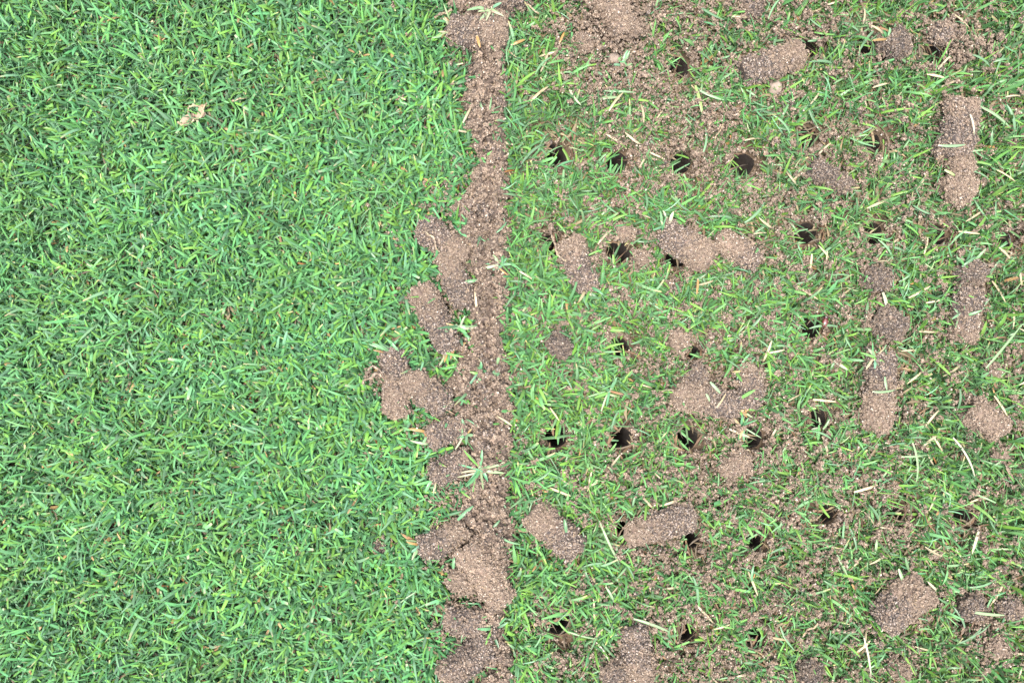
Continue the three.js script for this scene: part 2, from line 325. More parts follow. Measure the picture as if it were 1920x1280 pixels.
// ---------------------------------------------------------------- the ground, with real openings for the holes
{
  const W = 2.2, D = 1.8, sh = new THREE.Shape();
  sh.moveTo(-W, -D); sh.lineTo(W, -D); sh.lineTo(W, D); sh.lineTo(-W, D); sh.closePath();
  HOLES.forEach((h, k) => {
    const c = P(h[0], h[1], 0.004), r = rng(900 + k), p = new THREE.Path(), R = h[2] * S * 1.12, ph = r() * 6;
    for (let j = 0; j <= 22; j++) {
      const a = -j / 22 * 6.2832, rr = R * (1 + 0.07 * Math.sin(2 * a + ph) + 0.04 * Math.sin(5 * a + ph));
      const x = c.x + rr * Math.cos(a), y = -(c.z + rr * Math.sin(a));
      j ? p.lineTo(x, y) : p.moveTo(x, y);
    }
    sh.holes.push(p);
  });
  const g = new THREE.ShapeGeometry(sh); g.rotateX(-Math.PI / 2);
  const n = 512, data = new Uint8Array(n * n * 4), r = rng(5);
  for (let j = 0; j < n; j++) for (let i = 0; i < n; i++) {
    const v = 0.5 + 0.5 * N3(Math.sin(i / n * 6.283) * 6, Math.cos(i / n * 6.283) * 6, j * 0.11) * 0.8 + (r() - 0.5) * 0.5, o = (j * n + i) * 4;
    data[o] = 44 + 40 * v; data[o + 1] = 36 + 32 * v; data[o + 2] = 27 + 25 * v; data[o + 3] = 255;
  }
  const tx = new THREE.DataTexture(data, n, n); tx.wrapS = tx.wrapT = THREE.RepeatWrapping; tx.repeat.set(2.5, 2.5); tx.magFilter = THREE.LinearFilter; tx.colorSpace = THREE.SRGBColorSpace; tx.needsUpdate = true;
  const bp = tx.clone(); bp.colorSpace = THREE.NoColorSpace; bp.needsUpdate = true;
  const m = shade(new THREE.Mesh(g, new THREE.MeshStandardMaterial({ map: tx, bumpMap: bp, bumpScale: 0.003, roughness: 1 })));
  m.name = 'ground'; tag(m, 'dark root-zone soil under the turf', 'ground', null, 'structure'); scene.add(m);
}
// holes left by the coring tines
HOLES.forEach((h, k) => {
  const r = rng(900 + k), R = h[2] * S * 1.12, ph = r() * 6, b = newBuf(), na = 22, nv = 12, depth = 0.075;
  for (let v = 0; v <= nv; v++) for (let j = 0; j < na; j++) {
    const a = -j / na * 6.2832, f = v / nv, y = v === nv ? -depth : -0.0003 - f * depth;
    let rr = R * (1.02 + 0.07 * Math.sin(2 * a + ph) + 0.04 * Math.sin(5 * a + ph)) * (v === nv ? 0.25 : 1 - 0.08 * f);
    if (v > 0) rr *= 1 + 0.16 * N3(Math.cos(a) * 2.5 + k, v * 0.7, Math.sin(a) * 2.5);
    b.p.push(rr * Math.cos(a), y, rr * Math.sin(a));
    const c = vary([0.032, 0.022, 0.017], r, 0.35); b.c.push(...c);
    if (v < nv) { const i0 = v * na + j, i1 = v * na + (j + 1) % na; b.i.push(i0, i1, i0 + na, i1, i1 + na, i0 + na); }
  }
  const c0 = b.p.length / 3; b.p.push(0, -depth - 0.001, 0); b.c.push(0.03, 0.02, 0.015);
  for (let j = 0; j < na; j++) b.i.push(nv * na + j, nv * na + (j + 1) % na, c0);
  const m = shade(new THREE.Mesh(geoOf(b), M.hole)); m.name = numbered('aeration_hole');
  m.position.copy(P(h[0], h[1], 0.004)).setY(0);
  const small = h[2] < 14 ? 'small half hidden' : 'dark round';
  tag(m, `${small} coring hole in the turf, ${h[4]} from the ridge in the ${h[3]} row`, 'hole', 'coring holes in the turf'); scene.add(m);
});

// ---------------------------------------------------------------- the turf
const stuff = (name, label, category) => { const g = new THREE.Group(); g.name = name; scene.add(g); return tag(g, label, category, null, 'stuff'); };
{
  const grass = stuff('grass', 'short mown green turf grass covering the whole ground', 'grass');
  const tufts = []; for (let k = 0; k < 36; k++) tufts.push(tuftGeo(1000 + k * 7, 4 + k % 3));
  for (let k = 0; k < 12; k++) tufts.push(tuftGeo(2000 + k * 7, 4, { len: 0.0235, w: 0.0019 }));
  const sc = Scatter(tufts), r = rng(42), mx = 300, my = 260, up = new THREE.Vector3(0, 1, 0), ax = new THREE.Vector3();
  const total = 47000;
  for (let n = 0; n < total; n++) {
    const px = -mx + r() * (1920 + 2 * mx), py = -my + r() * (1280 + 2 * my);
    const keep = r(), u1 = r(), u2 = r(), u3 = r(), u4 = r(), u5 = r();
    const rh = ridgeH(px, py); if (rh > 0.014 && keep > 0.05 || rh > 0.004 && keep > 0.45) continue;
    const nc = nearCore(px, py); if (nc < -4 && keep > 0.1 || nc < 4 && keep > 0.5) continue;
    const [hd, hh] = nearHole(px, py); if (hd < 15) continue;
    const right = sm(930, 1000, px), so = px > 600 ? soilAt(px, py) : 0;
    if (keep < 0.5 * so + 0.4 * sm(0.8, 1.15, so)) continue;
    // the turf leans a little outwards to the top and the right, as it was brushed
    let lx = (px - 620) / 1900, lz = (py - 900) / 1700; lx += 0.35 * N3(px * 0.006, py * 0.006, 1); lz += 0.35 * N3(px * 0.006, py * 0.006, 6);
    let lean = Math.min(0.55, Math.hypot(lx, lz) * mix(0.42, 0.7, right));
    if (hd < 26) { lx = px - hh[0]; lz = py - hh[1]; lean = 0.6; }
    if (right > 0 && hd >= 26) { const fa = u4 * 6.283 * 7; lx += 0.45 * right * Math.cos(fa); lz += 0.45 * right * Math.sin(fa); lean = Math.min(0.8, lean + 0.3 * right * u5); }
    ax.set(lz, 0, -lx).normalize();
    const q = new THREE.Quaternion().setFromAxisAngle(ax, lean * (0.5 + u1)).multiply(new THREE.Quaternion().setFromAxisAngle(up, u2 * 6.283));
    const long = u3 < mix(0.12, 0.3, right), k = long ? 36 + Math.floor(u4 * 12) : Math.floor(u4 * 36);
    const patch = 1 + 0.16 * N3(px * 0.008, py * 0.008, 9), t = patch * (0.80 + 0.4 * u5) * (1.17 + 0.12 * right), y2 = 0.1 * N3(px * 0.012, py * 0.012, 12) + 0.06 + 0.08 * right;
    const hgt = (hd < 22 ? 0.7 : 1) * (1 - 0.15 * so) * 0.72 + 0.52 * u1 + 0.1 * N3(px * 0.01, py * 0.01, 15);
    scatterAdd(sc, k, P(px, py, 0.003).setY(0.0005), q, hgt, new THREE.Color().setRGB(t * (1 + 1.4 * y2), t, t * (1 - 1.2 * y2)));
  }
  scatterBuild(sc, 'grass_tufts', M.leaf, grass);
  // the lawn goes on beyond the frame, coarser
  const patches = [];
  for (let k = 0; k < 3; k++) {
    const rr = rng(3000 + k), b = newBuf();
    for (let j = 0; j < 2600; j++) greenBlade(b, rr, { x: (rr() - 0.5) * 0.13, z: (rr() - 0.5) * 0.13, segs: 3 });
    patches.push(geoOf(b));
  }
  const far = Scatter(patches), r2 = rng(43), hx = (960 + mx) * S, hz = (640 + my) * S;
  for (let x = -2.1; x < 2.1; x += 0.105) for (let z = -1.7; z < 1.7; z += 0.105) {
    if (Math.abs(x) < hx - 0.035 && Math.abs(z) < hz - 0.035) continue;
    scatterAdd(far, Math.floor(r2() * 3), _v.set(x + (r2() - 0.5) * 0.02, 0.0005, z + (r2() - 0.5) * 0.02), new THREE.Quaternion().setFromAxisAngle(up, Math.floor(r2() * 4) * 1.5708), 1, gray(0.9 + 0.2 * r2()));
  }
  scatterBuild(far, 'grass_patches', M.leaf, grass);

  // dead leaves and stems between the blades
  const thatch = stuff('thatch', 'brown dead leaves and runners at the base of the turf', 'thatch');
  const bits = [];
  for (let k = 0; k < 10; k++) {
    const rr = rng(4000 + k), b = newBuf();
    for (let j = 0; j < 5; j++) blade(b, { x: (rr() - 0.5) * 0.008, y: 0.001 + rr() * 0.004, z: (rr() - 0.5) * 0.008, az: rr() * 6.283, len: 0.006 + rr() * 0.01, w: 0.0008 + rr() * 0.0012, tilt: 1.3 + 0.3 * rr(), bend: (rr() - 0.5) * 0.6, curl: (rr() - 0.5) * 2, twist: rr() * 2, fold: 0.3, tip: 0.2, c: vary(pick([[0.06, 0.045, 0.026], [0.045, 0.032, 0.02], [0.11, 0.085, 0.045], [0.065, 0.038, 0.02], [0.035, 0.075, 0.024], [0.03, 0.065, 0.02]], rr), rr, 0.3), segs: 3 });
    bits.push(geoOf(b));
  }
  const th = Scatter(bits), r3 = rng(44);
  for (let n = 0; n < 9000; n++) {
    const px = n < 4500 ? -mx + r3() * (1920 + 2 * mx) : 950 + r3() * 1200, py = -my + r3() * (1280 + 2 * my), u = r3() * 6.283, u2 = r3();
    if (nearHole(px, py)[0] < 10) continue;
    scatterAdd(th, Math.floor(u2 * 10), P(px, py, 0.003).setY(0.0005 + 0.004 * r3()), new THREE.Quaternion().setFromAxisAngle(up, u), 0.8 + 0.5 * r3(), gray(0.8 + 0.5 * r3()));
  }
  scatterBuild(th, 'dead_leaves', M.straw, thatch);
}

// ---------------------------------------------------------------- the ridge of crumbled soil
{
  const ridge = stuff('soil_ridge', 'straight ridge of crumbled tan soil running down the middle of the turf', 'soil');
  const b = newBuf(), r = rng(60), x0 = 780, x1 = 985, y0 = -890, y1 = 2190, st = 3, nx = Math.round((x1 - x0) / st), ny = Math.round((y1 - y0) / st), H = [];
  for (let j = 0; j <= ny; j++) for (let i = 0; i <= nx; i++) {
    const px = x0 + i * st, py = y0 + j * st, h = ridgeH(px, py); H.push(h);
    const v = P(px, py, Math.max(h, 0)); b.p.push(v.x, Math.max(h, -0.001) + 0.0012 * (r() - 0.5), v.z); b.c.push(...vary(BROWN, r, 0.3));
  }
  for (let j = 0; j < ny; j++) for (let i = 0; i < nx; i++) {
    const a = j * (nx + 1) + i, c = a + nx + 1;
    if (Math.max(H[a], H[a + 1], H[c], H[c + 1]) > 0) b.i.push(a, c, a + 1, a + 1, c, c + 1);
  }
  const core = part('packed_soil', geoOf(b), M.soil, ridge); core.userData.kind = 'stuff';
  const sc = Scatter([...CRUMBS, ...DARKCRUMBS]);
  for (let n = 0; n < 46000; n++) {
    const px = x0 + r() * (x1 - x0), py = y0 + r() * (y1 - y0), k = r(), s = r(), t = r(), u = r();
    const h = ridgeH(px, py); if (h < 0.001) continue;
    if (px > x1) continue;
    const y = h + (u - 0.35) * 0.0022 + (u > 0.9 ? 0.0015 : 0);
    const dk = N3(px * 0.02, py * 0.02, 33) > 0.25 && t < 0.45, tone = 1 + 0.3 * N3(px * 0.03, py * 0.03, 41);
    scatterAdd(sc, dk ? 12 + Math.floor(k * 5) : Math.floor(k * 12), P(px, py, y), rq(r), 0.0013 + 0.0021 * s * s * s, gray(tone * (0.82 + 0.36 * t), 0.02 * (s - 0.5)));
  }
  scatterBuild(sc, 'soil_crumbs', M.soil, ridge);
}
// ---------------------------------------------------------------- crumbs spread over the turf
{
  const loose = stuff('loose_soil', 'loose tan soil crumbs scattered over the cored turf', 'soil');
  const sc = Scatter([...CRUMBS, ...DARKCRUMBS]), r = rng(61);
  for (let n = 0; n < 330000; n++) {
    const px = 640 + r() * 1640, py = -220 + r() * 1720, a = r(), k = r(), s = r(), t = r(), u = r();
    const p = soilAt(px, py); if (a > p) continue;
    if (ridgeH(px, py) > 0.004) continue;
    const hd = nearHole(px, py)[0]; if (hd < 6) continue;
    if (nearCore(px, py) < -5) continue;
    const heap = sm(0.65, 1.1, p), y = 0.0030 + u * (0.0124 + 0.008 * heap);
    scatterAdd(sc, t < 0.05 ? 12 + Math.floor(k * 5) : Math.floor(k * 12), P(px, py, y), rq(r), 0.0009 + 0.0019 * s * s * s, gray(0.75 + 0.5 * t, 0.03 * (s - 0.5)));
  }
  // crumbs round the mouths of the holes
  for (const h of HOLES) for (let n = 0; n < 34; n++) {
    const a = r() * 6.283, d = h[2] + 5 + 9 * r(), px = h[0] + d * Math.cos(a), py = h[1] + d * Math.sin(a);
    scatterAdd(sc, Math.floor(r() * 12), P(px, py, 0.002 + 0.006 * r()), rq(r), 0.0009 + 0.0012 * r(), gray(0.8 + 0.3 * r()));
  }
  // spilled round the cores and clods
  for (const c of CORES) if (c[0] !== 'pebble') {
    const L = Math.hypot(c[3] - c[1], c[4] - c[2]) + 2 * c[5];
    for (let n = 0; n < L * 0.75; n++) {
      const f = r(), a = r() * 6.283, d = c[5] * 0.9 + 26 * r() * r(), px = mix(c[1], c[3], f) + d * Math.cos(a), py = mix(c[2], c[4], f) + d * Math.sin(a);
      if (nearHole(px, py)[0] < 4 || nearCore(px, py) < -6) continue;
      scatterAdd(sc, Math.floor(r() * 12), P(px, py, 0.008 + 0.006 * r()), rq(r), 0.0013 + 0.0014 * r(), gray(0.85 + 0.3 * r()));
    }
  }
  for (let n = 0; n < 60; n++) {
    const px = 678 + 40 * r(), py = 684 + 38 * r(); if (N3(px * 0.08, py * 0.08, 3) < -0.05) continue;
    scatterAdd(sc, Math.floor(r() * 12), P(px, py, 0.010 + 0.008 * r()), rq(r), 0.0009 + 0.0009 * r(), gray(0.9 + 0.3 * r()));
  }
  // a few far beyond the right edge
  for (let n = 0; n < 5000; n++) {
    const px = 2280 + r() * 1400, py = -1200 + r() * 3700; if (N3(px * 0.02, py * 0.02, 5) < 0.1) continue;
    scatterAdd(sc, Math.floor(r() * 12), P(px, py, 0.006 + 0.006 * r()), rq(r), 0.0018 + 0.003 * r(), gray(0.9 + 0.2 * r()));
  }
  scatterBuild(sc, 'soil_crumbs', M.soil, loose);
  const gr = Scatter(GRAINS);
  for (let n = 0; n < 60000; n++) {
    const px = 640 + r() * 1500, py = -150 + r() * 1580, a = r(), u = r();
    if (a > 0.2 + soilAt(px, py) || px < 950 && a > 0.1 * sm(640, 900, px)) continue;
    if (nearHole(px, py)[0] < 2) continue;
    const c = grainColor(r, 0.05);
    scatterAdd(gr, Math.floor(r() * 4), P(px, py, 0.006 + 0.0105 * u), rq(r), 0.0003 + 0.0005 * r(), new THREE.Color().setRGB(...c));
  }
  const grainMat = new THREE.MeshStandardMaterial({ vertexColors: true, roughness: 0.8 });
  scatterBuild(gr, 'sand_grains', grainMat, loose);
}

// ---------------------------------------------------------------- soil cores, clods and pebbles
function rootGeo(pts, rad, seed, crust) {
  const r = rng(seed), curve = new THREE.CatmullRomCurve3(pts), n = Math.max(8, Math.round(curve.getLength() / 0.0012));
  const g = new THREE.TubeGeometry(curve, n, rad, 6); const p = g.attributes.position, c = [];
  for (let k = 0; k < p.count; k++) {
    const j = rad * (0.3 + crust * 1.3); p.setXYZ(k, p.getX(k) + (r() - 0.5) * j, p.getY(k) + (r() - 0.5) * j, p.getZ(k) + (r() - 0.5) * j);
    c.push(...(r() < crust * 0.8 ? grainColor(r, 0.02) : vary([0.24, 0.185, 0.115], r, 0.2)));
  }
  g.setAttribute('color', new THREE.Float32BufferAttribute(c, 3)); g.computeVertexNormals(); return g;
}
function oneBlade(parent, r, o) { // a single blade as a mesh of its own
  const b = newBuf(); blade(b, { twist: (r() - 0.5), fold: 0.25, tip: 0.3, segs: 6, curl: (r() - 0.5) * 0.8, ...o });
  return part('grass_blade', geoOf(b), M.leaf, parent);
}
CORES.forEach((c, idx) => {
  const [kind, ax, ay, bx, by, rp, dark, tuft, tone, label] = c, r = rng(7000 + idx * 13);
  const R = rp * S * (kind === 'core' ? 0.88 : kind === 'clod' ? 0.95 : 0.88), pebble = kind === 'pebble', yc = 0.0072 + R * 0.86;
  const A = P(ax, ay, yc), B = P(bx, by, yc), mid = A.clone().add(B).multiplyScalar(0.5), half = A.distanceTo(B) / 2 + R * (kind === 'core' ? 0.95 : 0.6);
  const dir = B.clone().sub(A), turn = -Math.atan2(dir.z, dir.x);
  const t = thing(kind === 'core' ? 'soil_core' : kind === 'clod' ? 'soil_clod' : 'pebble', label, kind === 'core' ? 'soil core' : kind === 'clod' ? 'soil clod' : 'pebble', kind === 'core' ? 'soil cores pulled from the turf' : kind === 'clod' ? 'soil clods on the turf' : 'pebbles in the loose soil', new THREE.Vector3(mid.x, pebble ? 0.0045 : 0.0072, mid.z), turn);
  // body: a lumpy cylinder with broken ends, lying along its x axis
  const na = pebble ? 24 : 44, nv = pebble ? 20 : clamp(Math.round(half / 0.0009), 26, 60), b = newBuf(), sd = idx * 3.7;
  const cyl = kind === 'core' ? 9 : kind === 'clod' ? 2.6 : 2.2, bend = (r() - 0.5) * R * 0.5, tap = (r() - 0.5) * 0.3;
  const surf = [];
  for (let v = 0; v <= nv; v++) for (let j = 0; j <= na; j++) {
    const f = -Math.cos(v / nv * Math.PI), x0 = mix(f, 2 * v / nv - 1, 0.72), a = j / na * 6.2832;
    const prof = Math.pow(Math.max(0, 1 - Math.pow(Math.abs(x0), cyl)), 1 / 2.2) * (1 + tap * x0);
    let x = x0 * half, y = Math.cos(a) * R * prof, z = Math.sin(a) * R * prof;
    const nx = x / R, ny = y / R, nz = z / R, am = pebble ? 0.7 : 1;
    const lump = am * (0.24 * N3(nx * 1.1 + sd, ny * 1.1, nz * 1.1) + 0.14 * N3(nx * 3.1 + sd, ny * 3.1, nz * 3.1)) * R + (pebble ? 0.0001 : 0.0018) * N3(x * 480 + sd, y * 480, z * 480) + (pebble ? 0.00008 : 0.0010) * N3(x * 1100 + sd, y * 1100, z * 1100);
    const ln = Math.hypot(x / half * 0.5, y / R, z / R) || 1;
    x += lump * (x / half) * 0.9 / ln; y += lump * (y / R) / ln; z += lump * (z / R) / ln + bend * (1 - x0 * x0);
    b.p.push(x, y * 0.94 + R * 0.86, z);
    let dk = dark < 0 ? 0.04 : 1.0 * (1 - sm(0.05, 0.62, Math.abs((x0 + 1) / 2 - dark) + 0.34 * N3(nx * 1.7 + sd, ny * 1.7, nz * 1.7 + 5)));
    if (tone < 0.85) dk = Math.max(dk, 0.5);
    if (pebble) dk = 0.0;
    const col = pebble ? vary([0.14, 0.11, 0.09], r, 0.1) : vary(r() < dk * 0.7 ? DARK : r() < 0.4 ? BROWN : PINK, r, 0.25);
    b.c.push(col[0] * tone, col[1] * tone, col[2] * tone);
    if (v && v < nv && j < na) surf.push([x, y * 0.94 + R * 0.86, z, dk]);
    if (v < nv && j < na) { const i0 = v * (na + 1) + j, i1 = i0 + na + 1; b.i.push(i0, i0 + 1, i1, i0 + 1, i1 + 1, i1); }
  }
  part(pebble ? 'stone_body' : 'soil_body', geoOf(b), M.soil, t);
  if (!pebble) {
    const sc = Scatter([...CRUMBS, ...DARKCRUMBS]), n = Math.round(half * R * 10e6 * (kind === 'core' ? 1 : 1.15));
    for (let k = 0; k < n; k++) {
      const s = surf[Math.floor(r() * surf.length)], dk = r() < s[3] * 0.9, q = r();
      const sz = (q < 0.85 ? 0.0010 + 0.0007 * r() : 0.0017 + 0.0010 * r()), out = (r() - 0.6) * 0.0014 + (r() < 0.14 ? 0.0013 * r() : 0);
      _v.set(s[0], s[1] + out, s[2] + out * Math.sign(s[2]));
      scatterAdd(sc, dk ? 12 + Math.floor(r() * 5) : Math.floor(r() * 12), _v, rq(r), sz, gray(tone * (0.88 + 0.3 * r()), 0.03 * (r() - 0.5)));
    }
    scatterBuild(sc, 'sand_grains', M.soil, t);
  }
  if (tuft >= 0) { // what is left of the turf at the end of the core
    const e = tuft ? 1 : -1, n = 7 + Math.floor(r() * 5);
    for (let k = 0; k < n; k++) {
      const pale = r() < 0.55, cc = vary(r() < 0.25 ? pick(STRAW, r) : pale ? pick(PALE, r) : pick(GREENS, r), r);
      oneBlade(t, r, { x: e * half * (0.82 + 0.1 * r()), y: R * (0.6 + 1.0 * r()), z: (r() - 0.5) * R * 1.3, az: (e > 0 ? 0 : Math.PI) + (r() - 0.5) * 2.4, len: 0.006 + 0.011 * r(), w: 0.0011 + 0.0013 * r(), tilt: 0.7 + 0.6 * r(), bend: 0.2 + 0.8 * r(), c: cc });
    }
  }
  // fine roots hanging from broken ends
  if (kind === 'core') {
    const e = tuft === 1 ? -1 : 1;
    for (let k = 0; k < 3; k++) {
      const z0 = (r() - 0.5) * R * 1.3, y0 = R * (0.5 + 0.8 * r()), L = 0.003 + 0.006 * r(), pts = [];
      for (let j = 0; j < 4; j++) pts.push(new THREE.Vector3(e * (half * 0.85 + L * j / 3), Math.max(0.004, y0 - j * j * 0.0006), z0 + (r() - 0.5) * 0.003));
      part('root', rootGeo(pts, 0.00022 + 0.0002 * r(), 8000 + idx * 5 + k, 0.6), M.root, t);
    }
  }
});

// ---------------------------------------------------------------- roots, loose leaves, small finds
function strand(name, label, category, group, pts, rad, crust, seed) {
  const o = P(pts[0][0], pts[0][1], 0.006), q = pts.map(p => P(p[0], p[1], (p[2] + 3) / 1000).sub(o));
  const m = shade(new THREE.Mesh(rootGeo(q, rad, seed, crust), M.root)); m.name = numbered(name); m.position.copy(o); scene.add(m);
  return tag(m, label, category, group);
}
const RG = 'roots pulled up with the soil';
strand('root', 'thick sandy root crossing the first hole of the third row', 'root', RG, [[1032, 432, 12], [1036, 446, 16], [1041, 458, 18], [1043, 470, 18], [1052, 484, 22], [1062, 490, 26]], 0.0007, 1, 1);
strand('root', 'pale root lying along the dark end of the jutting core', 'root', RG, [[790, 440, 16], [798, 434, 24], [804, 440, 27], [812, 444, 28], [816, 456, 27], [817, 464, 25], [824, 472, 20]], 0.0005, 0.6, 2);
strand('root', 'sandy root tangle sticking out left of the leftmost core', 'root', RG, [[716, 704, 24], [704, 700, 20], [696, 708, 18], [684, 712, 15], [680, 720, 13]], 0.0008, 1.2, 3);
strand('root', 'upper sandy root reaching left from the leftmost core', 'root', RG, [[718, 698, 25], [706, 690, 20], [698, 686, 17], [690, 692, 15]], 0.0006, 1.2, 4);
strand('root', 'pale curly root below the largest core at lower right', 'root', RG, [[1500, 1210, 13], [1508, 1190, 14], [1516, 1180, 15], [1528, 1176, 14], [1534, 1168, 13]], 0.0006, 0.5, 5);
strand('root', 'thin root hanging from the foot of the long upright core', 'root', RG, [[1656, 780, 20], [1662, 792, 15], [1664, 806, 13]], 0.0006, 1, 6);
strand('root', 'thin root running off the horizontal core to its left', 'root', RG, [[1272, 738, 18], [1256, 730, 16], [1240, 734, 14], [1230, 744, 13]], 0.0008, 1.1, 7);
strand('root', 'brown root at the top edge right of the ridge', 'root', RG, [[978, 4, 14], [990, 8, 15], [1000, 18, 14], [1010, 26, 13]], 0.0006, 0.6, 8);
strand('root', 'sandy root curling from the clump at the top left of the ridge', 'root', RG, [[846, 18, 14], [838, 24, 16], [826, 26, 14], [816, 32, 12]], 0.0008, 1, 9);
strand('root', 'thin root trailing below the small crumb ball at the right edge', 'root', RG, [[1880, 860, 13], [1888, 874, 14], [1894, 888, 13], [1900, 896, 12]], 0.0007, 1.1, 10);
strand('root', 'pale root over crumbs in the upper middle of the right half', 'root', RG, [[1356, 232, 13], [1350, 246, 15], [1342, 256, 14], [1340, 270, 12]], 0.0005, 0.4, 11);
strand('root', 'brown dry stem lying on clean grass near the curled dry leaf', 'stem', null, [[433, 190, 12], [442, 187, 14], [450, 184, 14], [462, 183, 13]], 0.0007, 0.4, 12);

// dry curled leaf on the clean grass
{
  const o = P(360, 214, 0.008), t = thing('dry_leaf', 'curled dry tan leaf lying alone on the clean green grass', 'leaf', null, o);
  const L = (pts, w) => { const q = pts.map(p => P(p[0], p[1], p[2] / 1000).sub(o)); return part('leaf_rim', rootGeo(q, w, 31, 0.3), M.root, t); };
  L([[352, 202, 15], [354, 214, 16], [362, 222, 16], [372, 222, 15], [380, 212, 16], [378, 202, 17], [366, 198, 16], [354, 200, 15]], 0.0006);
  L([[333, 229, 13], [342, 234, 14], [354, 232, 15], [364, 224, 16]], 0.0009);
  L([[380, 208, 16], [384, 196, 17], [398, 188, 15]], 0.0006);
  const r = rng(77);
  for (const [x, y, w, l, az] of [[340, 228, 0.005, 0.011, -0.5], [366, 218, 0.0045, 0.008, -0.3], [374, 212, 0.004, 0.007, -1.2]]) {
    const b = newBuf(), p = P(x, y, 0.013).sub(o);
    blade(b, { x: p.x, y: p.y, z: p.z, az, len: l, w, tilt: 1.45, bend: 0.3, twist: 0.4, fold: 0.35, tip: 0.4, c: vary([0.15, 0.1, 0.068], r, 0.1), segs: 6 });
    part('leaf_flake', geoOf(b), M.straw, t);
  }
}
// red beetle beside a hole
{
  const t = thing('beetle', 'small shiny dark red beetle beside the third hole of the fourth row', 'beetle', null, P(1547, 604, 0.014), -0.25);
  const body = new THREE.SphereGeometry(1, 20, 14); body.scale(0.0021, 0.0016, 0.0034);
  part('body', body, M.beetleDark, t).position.y = 0.0004;
  for (const s of [-1, 1]) {
    const g = new THREE.SphereGeometry(1, 18, 12, 0, Math.PI); g.rotateY(s > 0 ? Math.PI / 2 : -Math.PI / 2); g.scale(0.0021, 0.0019, 0.0036);
    const m = part('wing_case', g, M.beetle, t); m.position.set(s * 0.00008, 0.0006, 0.0002);
  }
  const h = new THREE.SphereGeometry(1, 16, 10); h.scale(0.0015, 0.0012, 0.0011); part('head', h, M.beetleDark, t).position.set(0, 0.0006, -0.0038);
}
